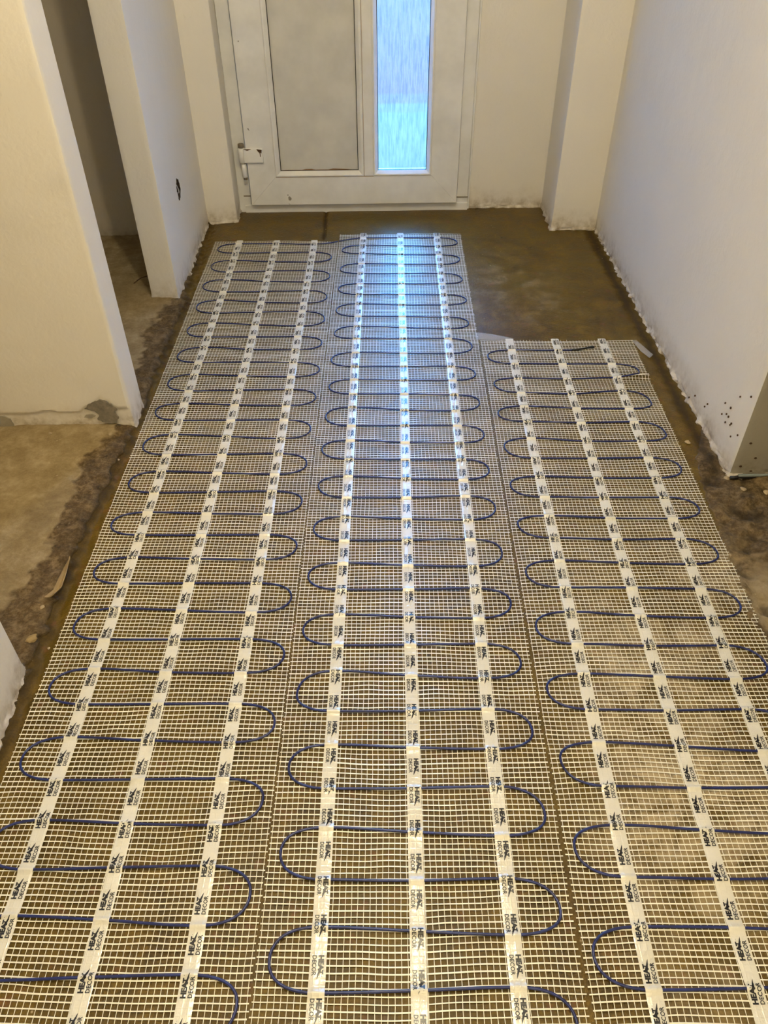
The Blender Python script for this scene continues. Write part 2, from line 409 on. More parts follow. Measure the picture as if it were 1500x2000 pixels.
# filler panel beside the door and above it
struct(wall('wall_back', [(0.436, 3.440), (0.758, 3.436), (0.758, 3.62), (0.436, 3.62)], M['wall'], fine=(0, 3), rag=0.9, seed=12))
def boxm(b, x0, x1, y0, y1, z0, z1):
    vs = [b.verts.new(p) for p in ((x0, y0, z0), (x1, y0, z0), (x1, y1, z0), (x0, y1, z0), (x0, y0, z1), (x1, y0, z1), (x1, y1, z1), (x0, y1, z1))]
    for f in ((0, 3, 2, 1), (4, 5, 6, 7), (0, 1, 5, 4), (1, 2, 6, 5), (2, 3, 7, 6), (3, 0, 4, 7)): b.faces.new([vs[i] for i in f])
def bmo(name, b, mat, parent=None, bevel=0, seg=2, smooth=False):
    bmesh.ops.recalc_face_normals(b, faces=b.faces[:])
    if bevel: bmesh.ops.bevel(b, geom=b.edges[:], offset=bevel, segments=seg, affect='EDGES', profile=0.5)
    me = bpy.data.meshes.new(name); b.to_mesh(me); b.free()
    if smooth: me.polygons.foreach_set('use_smooth', [True] * len(me.polygons))
    return link(name, me, mat, parent)
def box(name, x0, x1, y0, y1, z0, z1, mat, parent=None, bevel=0):
    b = bmesh.new(); boxm(b, x0, x1, y0, y1, z0, z1); return bmo(name, b, mat, parent, bevel)
struct(box('wall_over_door', -0.56, 0.76, 3.44, 3.62, 2.11, CEIL, M['wall']))
struct(box('wall_rear', -0.9, 2.6, -1.7, -1.6, -0.03, CEIL, M['wall']))
struct(box('wall_right_near', 0.931, 1.05, -1.6, 0.55, -0.03, CEIL, M['wall']))
struct(box('wall_right_room', 2.6, 2.7, -1.7, 3.62, -0.03, CEIL, M['wall']))
struct(box('wall_left_room', -3.1, -3.0, -1.7, 3.62, -0.03, CEIL, M['wall']))
struct(box('wall_left_rear', -3.0, -0.9, -1.7, -1.6, -0.03, CEIL, M['wall']))
struct(box('ceiling', -3.1, 2.7, -1.7, 3.62, CEIL, CEIL + 0.1, M['ceiling']))

# socket hole knocked into the left wall, with its wire loop
def ellipsoid(name, loc, r, mat, seg=16, jag=0.0, rot=None):
    b = bmesh.new(); bmesh.ops.create_icosphere(b, subdivisions=3, radius=1)
    for v in b.verts:
        k = 1 + jag * nz(v.co.x, v.co.y, v.co.z, 2.3)
        v.co = Vector((v.co.x * r[0] * k, v.co.y * r[1] * k, v.co.z * r[2] * k))
        if rot: v.co.rotate(rot)
        v.co += Vector(loc)
    return bmo(name, b, mat)
cut = ellipsoid('cut', (-0.679, 2.884, 0.293), (0.05, 0.030, 0.036), M['dark'], jag=0.5)  # near-black cutter material puts the hole's shade into the colour
md = wl_.modifiers.new('hole', 'BOOLEAN'); md.operation = 'DIFFERENCE'; md.object = cut; md.solver = 'EXACT'; md.material_mode = 'TRANSFER'
dg = bpy.context.evaluated_depsgraph_get()
nm = bpy.data.meshes.new_from_object(wl_.evaluated_get(dg))
wl_.modifiers.clear(); old = wl_.data; wl_.data = nm; nm.name = 'wall_left'
bpy.data.objects.remove(cut)

def tube(name, pts, r, mat, parent=None, n=8, radii=None):
    pts = [Vector(p) for p in pts]; v = []; f = []
    for i, p in enumerate(pts):
        t = (pts[min(i + 1, len(pts) - 1)] - pts[max(i - 1, 0)]).normalized()
        up = Vector((0, 0, 1)) if abs(t.z) < 0.95 else Vector((1, 0, 0))
        s = t.cross(up).normalized(); u = s.cross(t)
        rr = radii[i] if radii else r
        for k in range(n):
            a = 2 * pi * k / n; v.append(p + (s * cos(a) + u * sin(a)) * rr)
    for i in range(len(pts) - 1):
        for k in range(n):
            k2 = (k + 1) % n; f.append((i * n + k, i * n + k2, (i + 1) * n + k2, (i + 1) * n + k))
    f.append(tuple(reversed(range(n)))); f.append(tuple(range((len(pts) - 1) * n, len(pts) * n)))
    return link(name, mesh(name, v, f, True), mat, parent)
lp = [(-0.684 - 0.004 * sin(a), 2.882 + 0.011 * cos(a), 0.296 + 0.015 * sin(a)) for a in np.linspace(-1.9, 1.9, 20)]
tube('wire_loop', lp, 0.0016, M['steel'], wl_)
lp = [(-0.683, 2.868 + 0.004 * t, 0.288 - 0.020 * t) for t in np.linspace(0, 1, 6)]
tube('wire_tail', lp, 0.0014, M['steel'], wl_)

# flat marks on walls: thin plates that sit a hair off the surface
def plate(name, pts, mat, parent, y0, th=0.0012, ax='y'):
    """closed outline given as (u, z) on a wall face; ax y: face looks to -Y at y0, ax x: face looks to -X / +X"""
    b = bmesh.new(); fr = []; bk = []
    for u, z in pts:
        if ax == 'y': fr.append(b.verts.new((u, y0 - th, z))); bk.append(b.verts.new((u, y0 + 0.003, z)))
        else: fr.append(b.verts.new((y0 - th, u, z))); bk.append(b.verts.new((y0 + 0.003, u, z)))
    b.faces.new(fr); b.faces.new(list(reversed(bk)))
    for i in range(len(pts)):
        j = (i + 1) % len(pts); b.faces.new((fr[i], bk[i], bk[j], fr[j]))
    return bmo(name, b, mat, parent)
def jag(pts, n=4, a=0.0016, seed=0):
    out = []
    for i in range(len(pts)):
        p = Vector(pts[i]); q = Vector(pts[(i + 1) % len(pts)])
        for k in range(n):
            w = p.lerp(q, k / n); d = (q - p).normalized()
            w = w + Vector((-d.y, d.x)) * a * nz(w.x + seed, w.y, 0, 120) * 2
            out.append((w.x, w.y))
    return out
patch = [(-0.800, 0.0700), (-0.785, 0.086), (-0.760, 0.0975), (-0.739, 0.0965), (-0.722, 0.082), (-0.712, 0.0655), (-0.721, 0.060), (-0.712, 0.040), (-0.722, 0.022), (-0.762, 0.024), (-0.772, 0.036), (-0.764, 0.050), (-0.775, 0.0615)]
plate('exposed_render', jag(patch, 5, 0.002), M['greyplaster'], p1, 1.8365, 0.0016)
plate('exposed_render', jag([(-0.810, 0.040), (-0.802, 0.049), (-0.785, 0.050), (-0.776, 0.044), (-0.790, 0.036)], 4, 0.001, 3), M['wall_grey'], p1, 1.8400, 0.0022)
plate('exposed_render', jag([(-1.10, 0.046), (-1.035, 0.050), (-1.017, 0.040), (-1.013, 0.016), (-1.03, 0.008), (-1.10, 0.006)], 4, 0.001, 5), M['wall_grey'], p1, 1.8400, 0.0026)
for (a, b_, h) in ((-1.06, -0.92, 0.004), (-0.90, -0.82, 0.0025), (-0.745, -0.705, 0.006)):
    pts = [(a + (b_ - a) * t, 0.009 + h * sin(pi * t) + 0.0015 * nz(t * 9, a)) for t in np.linspace(0, 1, 12)]
    pts += [(a + (b_ - a) * t, 0.0065) for t in np.linspace(1, 0, 12)]
    plate('foot_gap', pts, M['dark'], p1, 1.8375, 0.004)
spk = [(1.891, 0.043), (1.923, 0.016), (1.805, 0.073), (1.816, 0.057), (1.714, 0.138), (1.68, 0.146), (1.69, 0.12), (1.713, 0.104), (1.682, 0.099), (1.651, 0.117), (1.655, 0.11), (1.603, 0.115), (1.633, 0.089), (1.654, 0.198), (1.606, 0.23), (1.676, 0.121)]
for i, (yy, zz) in enumerate(spk):
    r = 0.0022 + 0.0014 * abs(nz(i * 3.7, 0))
    pts = [(yy + r * cos(a) * (1 + 0.4 * nz(a, i)), zz + 1.15 * r * sin(a)) for a in np.linspace(0, 2 * pi, 9)[:-1]]
    plate('splash_mark', pts, M['rust'], wr_, 0.9305, 0.0015, 'x')
for i, (xx, zz) in enumerate([(0.956, 0.109), (0.983, 0.061), (0.952, 0.035), (0.984, 0.018)]):
    r = 0.0025; pts = [(xx + 1.5 * r * cos(a), zz + r * sin(a)) for a in np.linspace(0, 2 * pi, 9)[:-1]]
    plate('splash_mark', pts, M['rust'], wr_, 1.5765, 0.0015)
# black gap and a tuck of grey membrane under the end of the right wall
tube('damp_membrane', [(0.930 + 0.012 * i, 1.5675 + 0.004 * nz(i * 0.7, 2) - 0.002 * (i < 2), 0.006 + 0.002 * nz(i * 0.9, 5)) for i in range(40)], 0.0045, M['gasket'], wr_)
tube('damp_membrane', [(0.950 + 0.012 * i, 1.5665 + 0.003 * nz(i * 0.8, 7), 0.0115 + 0.0015 * nz(i * 0.9, 1)) for i in range(30)], 0.004, plain('grey_membrane', (0.22, 0.25, 0.25), 0.4), wr_)

# ------------------------------------------------------------------ door
door = struct(empty('door_1', (-0.06, 3.42, 0.0)))
def at_door(o):
    o.parent = door; o.matrix_parent_inverse = Matrix.Translation((0.06, -3.42, 0.0)); return o
def prism_y(b, pts, y0, y1):
    fr = [b.verts.new((x, y0, z)) for x, z in pts]; bk = [b.verts.new((x, y1, z)) for x, z in pts]
    b.faces.new(fr); b.faces.new(list(reversed(bk)))
    for i in range(len(pts)):
        j = (i + 1) % len(pts); b.faces.new((fr[i], bk[i], bk[j], fr[j]))
# outer frame
b = bmesh.new()
boxm(b, -0.556, -0.505, 3.425, 3.50, -0.005, 2.11)
boxm(b, 0.379, 0.428, 3.425, 3.50, -0.005, 2.11)
boxm(b, -0.505, 0.379, 3.425, 3.50, 2.06, 2.11)
boxm(b, -0.505, -0.47, 3.455, 3.50, -0.005, 2.06); boxm(b, 0.345, 0.379, 3.455, 3.50, -0.005, 2.06); boxm(b, -0.47, 0.345, 3.455, 3.50, 2.02, 2.06)
at_door(bmo('door_frame', b, M['pvc'], None, 0.003))
b = bmesh.new(); boxm(b, -0.532, 0.429, 3.419, 3.51, -0.04, 0.030); boxm(b, -0.5, 0.375, 3.455, 3.51, 0.03, 0.07)
at_door(bmo('threshold', b, M['pvc'], None, 0.003))
b = bmesh.new(); boxm(b, 0.429, 0.4365, 3.432, 3.50, -0.01, 2.11)
at_door(bmo('sealant_strip', b, M['pvc_bead'], None, 0.002))
b = bmesh.new(); boxm(b, -0.534, -0.505, 3.4235, 3.43, 0.066, 0.070); boxm(b, 0.379, 0.428, 3.4235, 3.43, 0.050, 0.054)
at_door(bmo('frame_joint', b, M['dirty_pvc']))
# leaf
LX0, LX1, LZ0, LZ1, LY0, LY1 = -0.498, 0.376, 0.041, 2.055, 3.390, 3.450
PX0, PX1 = -0.385, -0.018      # left opening incl. bead
GX0, GX1 = 0.022, 0.264        # right opening incl. bead
OZ0, OZ1 = 0.157, 1.93
leaf = struct(at_door(empty('door_leaf', (0, 0, 0)))) if False else None
b = bmesh.new()
prism_y(b, [(LX0, LZ0), (LX1, LZ0), (GX1, OZ0), (PX0, OZ0)], LY0, LY1)
bot = b
prism_y(b, [(LX0, LZ0), (PX0, OZ0), (PX0, OZ1), (LX0, LZ1)], LY0, LY1)
prism_y(b, [(LX1, LZ0), (LX1, LZ1), (GX1, OZ1), (GX1, OZ0)], LY0, LY1)
prism_y(b, [(LX0, LZ1), (PX0, OZ1), (GX1, OZ1), (LX1, LZ1)], LY0, LY1)
boxm(b, PX1, GX0, LY0 + 0.0006, LY1, OZ0 + 0.0003, OZ1)
leaf = at_door(bmo('door_leaf', b, M['pvc'], None, 0.0011, 2))
def sub(o): 
    mw = Matrix.Translation((0.06, -3.42, 0.0)); o.parent = leaf; o.matrix_parent_inverse = Matrix.Identity(4); return o
def bead(name, x0, x1, z0, z1, w, dep, lip=0.004):
    """sloped glazing bead around an opening: outer edge proud, inner edge recessed"""
    b = bmesh.new()
    rings = []
    for (off, y) in ((0.0, LY0 - 0.002), (lip, LY0 - 0.005), (lip + 0.004, LY0 - 0.0045), (w - 0.002, LY0 + dep - 0.004), (w, LY0 + dep)):
        rings.append([b.verts.new(p) for p in ((x0 + off, y, z0 + off), (x1 - off, y, z0 + off), (x1 - off, y, z1 - off), (x0 + off, y, z1 - off))])
    for a, c in zip(rings[:-1], rings[1:]):
        for i in range(4):
            j = (i + 1) % 4; b.faces.new((a[i], a[j], c[j], c[i]))
    bk = [b.verts.new(v.co + Vector((0, 0.02, 0))) for v in rings[-1]]; bo = [b.verts.new(v.co + Vector((0, 0.02, 0))) for v in rings[0]]
    for i in range(4):
        j = (i + 1) % 4; b.faces.new((rings[-1][i], rings[-1][j], bk[j], bk[i])); b.faces.new((rings[0][j], rings[0][i], bo[i], bo[j])); b.faces.new((bk[i], bk[j], bo[j], bo[i]))
    o = bmo(name, b, M['pvc_bead']); return sub(o)
bead('glazing_bead', PX0, PX1, OZ0, OZ1, 0.022, 0.010)
bead('glazing_bead', GX0, GX1, OZ0, OZ1, 0.021, 0.010)
sub(box('door_panel', PX0 + 0.008, PX1 - 0.008, LY0 + 0.014, LY0 + 0.034, OZ0 + 0.008, OZ1, M['panel']))
b = bmesh.new()
for xx in (PX0 + 0.0215, PX1 - 0.0215): boxm(b, xx - 0.0023, xx + 0.0023, LY0 + 0.0085, LY0 + 0.016, OZ0 + 0.022, OZ1 - 0.02)
boxm(b, PX0 + 0.021, PX1 - 0.021, LY0 + 0.0085, LY0 + 0.016, OZ0 + 0.0205, OZ0 + 0.0225)
sub(bmo('panel_gasket', b, M['gasket']))
b = bmesh.new()
for xx in (GX0 + 0.0212, GX1 - 0.0212): boxm(b, xx - 0.0012, xx + 0.0012, LY0 + 0.0085, LY0 + 0.016, OZ0 + 0.021, OZ1 - 0.02)
boxm(b, GX0 + 0.020, GX1 - 0.020, LY0 + 0.0085, LY0 + 0.016, OZ0 + 0.0205, OZ0 + 0.0217)
sub(bmo('glass_gasket', b, M['gasket']))
g = sub(box('glass_pane', GX0 + 0.012, GX1 - 0.012, LY0 + 0.016, LY0 + 0.020, OZ0 + 0.010, OZ1, M['glass'])); g['label'] = 'rain-patterned glass pane'
# grime in the bead corners and along the panel foot
def grime(pts, mat, th=0.0008):
    o = plate('grime_mark', jag(pts, 4, 0.0012), mat, None, LY0 - 0.0002, th); sub(o)
plate_m = M['dirty_pvc']
gm = plain('brown_grime', (0.30, 0.17, 0.08), 0.8)
b = bmesh.new(); boxm(b, PX0 + 0.0, GX0 + 0.004, LY0 - 0.0012, LY0 + 0.002, OZ0 - 0.0018, OZ0 - 0.0002); boxm(b, PX1 + 0.002, PX1 + 0.0034, LY0 - 0.0008, LY0 + 0.003, OZ0, OZ1)
sub(bmo('grime_mark', b, gm))
gp = [(0.02, 0.0), (0.05, 0.0016), (0.11, 0.001), (0.125, 0.004), (0.15, 0.0045), (0.165, 0.001), (0.22, 0.0012), (0.24, 0.005), (0.285, 0.003), (0.32, 0.0)]
b = bmesh.new(); fr = [b.verts.new((PX0 + u, LY0 + 0.0132, OZ0 + 0.0225 + h)) for u, h in gp] + [b.verts.new((PX0 + u, LY0 + 0.0132, OZ0 + 0.0215)) for u, h in reversed(gp)]
bk = [b.verts.new(v.co + Vector((0, 0.002, 0))) for v in fr]
b.faces.new(fr); b.faces.new(list(reversed(bk)))
for i in range(len(fr)):
    j = (i + 1) % len(fr); b.faces.new((fr[i], bk[i], bk[j], fr[j]))
sub(bmo('grime_mark', b, gm))
chipm = plain('chipped_grey', (0.30, 0.28, 0.26), 0.6)
grime([(-0.341, 0.073), (-0.334, 0.077), (-0.328, 0.072), (-0.327, 0.064), (-0.331, 0.059), (-0.339, 0.060)], chipm)
grime([(-0.344, 0.084), (-0.341, 0.086), (-0.339, 0.082), (-0.342, 0.081)], M['gasket'])
grime([(-0.341, 0.048), (-0.338, 0.048), (-0.334, 0.043), (-0.336, 0.0425)], chipm)
grime([(-0.482, 0.346), (-0.479, 0.351), (-0.475, 0.346), (-0.4735, 0.340), (-0.478, 0.342)], chipm)
grime([(-0.480, 0.655), (-0.478, 0.657), (-0.476, 0.655), (-0.478, 0.653)], chipm)
# hinge: flag plate wrapped round the knuckle, pin below
hinge = sub(empty('hinge'))
b = bmesh.new(); boxm(b, -0.508, -0.428, LY0 - 0.013, LY0 + 0.001, 0.218, 0.272)
o = bmo('hinge_flag', b, M['pvc_bead'], hinge, 0.0035, 3)
def cyl(name, x, y, z0, z1, r, mat, parent, n=24):
    return tube(name, [(x, y, z0), (x, y, z0 + 0.0015), (x, y, z1 - 0.0015), (x, y, z1)], r, mat, parent, n, [r * 0.8, r, r, r * 0.8])
cyl('hinge_knuckle', -0.516, LY0 + 0.002, 0.216, 0.274, 0.0135, M['pvc_bead'], hinge)
cyl('hinge_collar', -0.514, LY0 + 0.003, 0.2105, 0.2150, 0.0105, M['steel'], hinge)
cyl('hinge_pin', -0.513, LY0 + 0.003, 0.157, 0.210, 0.0105, M['pvc_bead'], hinge)
cyl('hinge_cap', -0.516, LY0 + 0.004, 0.274, 0.290, 0.0125, M['dirty_pvc'], hinge)
cyl('hinge_cap', -0.512, LY0 + 0.006, 0.146, 0.157, 0.0085, M['dirty_pvc'], hinge)
for pts in ([(-0.505, 0.2722), (-0.49, 0.267), (-0.475, 0.2722)], [(-0.452, 0.2722), (-0.446, 0.262), (-0.441, 0.258), (-0.440, 0.243), (-0.437, 0.244), (-0.437, 0.259), (-0.433, 0.256), (-0.431, 0.270)]):
    o = plate('rust_mark', pts, M['rust'], hinge, LY0 - 0.0125, 0.0012)

# outside the door: doorstep, paving and lower brick paving beyond
struct(box('trim_1', -1.2, 1.5, 3.50, 5.2, -0.20, -0.04, M['paving']))
struct(box('trim_2', -6.0, 6.0, 5.2, 14.0, -0.30, -0.18, M['brick']))

# ------------------------------------------------------------------ heating mats
ROT = -0.026913
LROWS = [(3068, 3065, 3062, -683, 3015), (2979, 2983, 2984, -228, 2939), (2912, 2901, 2896, -683, 2864), (2811, 2819, 2822, -225, 2774), (2747, 2733, 2726, -685, 2697), (2649, 2651, 2658, -226, 2606), (2585, 2569, 2562, -680, 2536), (2490, 2497, 2500, -224, 2443), (2420, 2407, 2398, -681, 2373), (2325, 2325, 2327, -223, 2285), (2259, 2246, 2242, -681, 2205), (2165, 2167, 2164, -220, 2122), (2096, 2087, 2081, -678, 2049), (2004, 2007, 2011, -221, 1969), (1937, 1929, 1924, -683, 1900), (1851, 1852, 1853, -224, 1808), (1784, 1774, 1764, -681, 1735), (1690, 1693, 1696, -223, 1651), (1620, 1613, 1608, -681, 1572), (1533, 1535, 1539, -223, 1499), (1458, 1453, 1451, -685, 1415), (1375, 1375, 1377, -222, 1337), (1300, 1295, 1292, -683, 1255), (1216, 1218, 1218, -220, 1175), (1142, 1137, 1130, -681, 1092), (1055, 1056, 1057, -220, 1016), (980, 971, 969, -683, 935), (894, 895, 896, -222, 851), (821, 814, 810, -684, 774), (732, 734, 736, -226, 698), (657, 651, 648, -682, 613), (571, 575, 578, -227, 533), (498, 492, 484, -685, 452), (405, 410, 414, -226, 374)]
CROWS = [(3121, 3122, 3121, 270, 3071), (3048, 3044, 3039, -189, 3000), (2971, 2961, 2960, 270, 2919), (2881, 2876, 2873, -188, 2832), (2796, 2795, 2795, 268, 2742), (2712, 2710, 2709, -187, 2670), (2627, 2627, 2624, 271, 2581), (2556, 2547, 2546, -187, 2508), (2464, 2463, 2459, 267, 2413), (2395, 2387, 2377, -185, 2344), (2313, 2312, 2312, 267, 2262), (2225, 2221, 2218, -186, 2178), (2140, 2141, 2139, 264, 2094), (2065, 2062, 2060, -184, 2025), (1986, 1986, 1981, 264, 1940), (1917, 1902, 1898, -185, 1868), (1825, 1826, 1825, 263, 1783), (1757, 1746, 1743, -186, 1715), (1672, 1670, 1670, 262, 1624), (1599, 1589, 1585, -185, 1562), (1514, 1514, 1520, 264, 1475), (1442, 1433, 1430, -186, 1398), (1357, 1359, 1361, 264, 1316), (1282, 1274, 1271, -187, 1241), (1198, 1199, 1202, 267, 1161), (1126, 1118, 1115, -186, 1081), (1041, 1042, 1045, 269, 997), (975, 964, 957, -185, 918), (879, 880, 885, 271, 836), (806, 800, 797, -186, 760), (717, 718, 722, 271, 669), (645, 637, 631, -185, 602), (556, 555, 559, 272, 508), (483, 477, 472, -185, 435), (390, 394, 399, 271, 349)]
RROWS = [(2239, 2237, 2248, 312, 2198), (2156, 2153, 2153, 772, 2109), (2072, 2067, 2074, 317, 2041), (1992, 1985, 2001, 768, 1936), (1921, 1910, 1907, 313, 1882), (1844, 1838, 1842, 771, 1782), (1765, 1751, 1751, 314, 1727), (1675, 1674, 1676, 771, 1632), (1598, 1591, 1591, 312, 1563), (1516, 1513, 1514, 772, 1470), (1445, 1436, 1434, 313, 1415), (1366, 1360, 1362, 770, 1312), (1290, 1282, 1278, 312, 1251), (1205, 1204, 1201, 770, 1154), (1133, 1122, 1116, 313, 1091), (1045, 1040, 1041, 770, 989), (969, 962, 956, 313, 932), (884, 882, 885, 767, 835), (812, 804, 794, 315, 778), (723, 720, 721, 771, 681), (651, 642, 635, 312, 613), (562, 559, 561, 772, 525), (485, 484, 479, 312, 444), (396, 399, 405, 772, 360)]
TH = 0.0059
def mat_defs():
    # name, netting x range, netting far y, strips x, rows, first-run direction, text phase per strip, flipped text
    return [
        dict(x0=-0.7065, x1=-0.2082, y1=3.099, sx=(-0.6051, -0.4567, -0.3041), rows=LROWS, ph=(0.659, 0.642, 0.636), flip=False, over=(),
             lab='leftmost heating mat, laid along the left wall and pillar, text reading towards the door'),
        dict(x0=-0.2056, x1=0.2895, y1=3.166, sx=(-0.1089, 0.0428, 0.1913), rows=CROWS, ph=(0.662, 0.642, 0.664), flip=True, over=(),
             lab='middle heating mat, its tape text upside down, catching the blue glow from the door glass'),
        dict(x0=0.2960, x1=0.7960, y1=2.309, sx=(0.3931, 0.5428, 0.6954), rows=RROWS, ph=(0.658, 0.631, 0.636), flip=False, over=(),
             lab='rightmost heating mat, the shorter one ending in a black cable end sleeve'),
    ]
YN = -0.12   # near end, below the frame
def bez(a, b, c, d, n):
    out = []
    for i in range(n):
        t = i / n; s = 1 - t
        out.append(a * s ** 3 + b * 3 * s * s * t + c * 3 * s * t * t + d * t ** 3)
    return out
def herm(x0, y0, m0, x1, y1, m1, n):
    out = []
    for i in range(n):
        t = i / n; h = x1 - x0
        y = (2 * t ** 3 - 3 * t * t + 1) * y0 + (t ** 3 - 2 * t * t + t) * h * m0 + (-2 * t ** 3 + 3 * t * t) * y1 + (t ** 3 - t * t) * h * m1
        out.append((x0 + h * t, y))
    return out
CZ = 0.0044; CR_ = 0.0023

def glyph_mesh():
    """HEAT / DECOR print; text runs along +x, top towards +y, centred on length, in metres"""
    polys_v = []; polys_f = []
    def txt(body, size, off, x, y, sx=1.0):
        c = bpy.data.curves.new('t', 'FONT'); c.body = body; c.size = size; c.offset = off; c.resolution_u = 2
        o = bpy.data.objects.new('t', c); COL.objects.link(o)
        bpy.context.view_layer.update()
        me = bpy.data.meshes.new_from_object(o.evaluated_get(bpy.context.evaluated_depsgraph_get()))
        k = len(polys_v)
        xs = [v.co.x for v in me.vertices]; mnx = min(xs)
        for v in me.vertices: polys_v.append((x + (v.co.x - mnx) * sx, y + v.co.y))
        for p in me.polygons: polys_f.append(tuple(k + i for i in p.vertices))
        w = (max(xs) - mnx) * sx
        bpy.data.objects.remove(o); bpy.data.curves.remove(c); bpy.data.meshes.remove(me)
        return w
    w = txt('HEA', 0.0110, 0.00062, 0.0, 0.0, 0.0215 / 0.0212)
    def poly(pts):
        k = len(polys_v); polys_v.extend(pts); polys_f.append(tuple(range(k, k + len(pts))))
    X = w
    # the T: short split bar, a swooping stem that runs on past the baseline as a tail, and a dot
    poly([(X - 0.0016, 0.0078), (X + 0.0050, 0.0080), (X + 0.0052, 0.0060), (X - 0.0012, 0.0058)])
    poly([(X + 0.0012, 0.0060), (X + 0.0030, 0.0060), (X + 0.0026, 0.0022), (X + 0.0008, 0.0018)])
    top = []; bot = []
    for t in np.linspace(0, 1, 9):
        cx = X - 0.0045 + 0.0165 * t; cy = 0.0034 - 0.0052 * t ** 0.8 ; th = 0.0026 * (1 - t) ** 0.7 + 0.00008
        top.append((cx + th * 0.25, cy + th)); bot.append((cx - th * 0.25, cy - th * 0.55))
    poly(top + bot[::-1])
    for (dx, dy) in ((0.0078, 0.0062), (0.0050, -0.0012)):
        poly([(X + dx + 0.0005 * cos(a), dy + 0.0005 * sin(a)) for a in np.linspace(0, 2 * pi, 7)[:-1]])
    txt('DECOR', 0.0092, 0.00022, 0.0004, -0.0098, 0.0265 / 0.0287)
    return polys_v, polys_f
GV, GF = glyph_mesh()
GLEN = max(v[0] for v in GV)

def fast_mesh(name, V, F4):
    me = bpy.data.meshes.new(name)
    V = np.asarray(V, dtype=np.float32).reshape(-1, 3); F4 = np.asarray(F4, dtype=np.int32).reshape(-1, 4)
    me.vertices.add(len(V)); me.vertices.foreach_set('co', V.ravel())
    me.loops.add(F4.size); me.loops.foreach_set('vertex_index', F4.ravel())
    me.polygons.add(len(F4)); me.polygons.foreach_set('loop_start', np.arange(0, F4.size, 4, dtype=np.int32))
    me.update(calc_edges=True); me.validate()
    me.polygons.foreach_set('use_smooth', [True] * len(me.polygons))
    return me

# cheap smooth 2-D value noise on numpy arrays
_rng = np.random.RandomState(3); _tab = _rng.rand(256, 256) * 2 - 1
def vn(x, y, s):
    x = np.asarray(x) * s + 100; y = np.asarray(y) * s + 100
    xi = np.floor(x).astype(int); yi = np.floor(y).astype(int); fx = x - xi; fy = y - yi
    fx = fx * fx * (3 - 2 * fx); fy = fy * fy * (3 - 2 * fy)
    g = lambda a, b: _tab[a % 256, b % 256]
    return (g(xi, yi) * (1 - fx) + g(xi + 1, yi) * fx) * (1 - fy) + (g(xi, yi + 1) * (1 - fx) + g(xi + 1, yi + 1) * fx) * fy

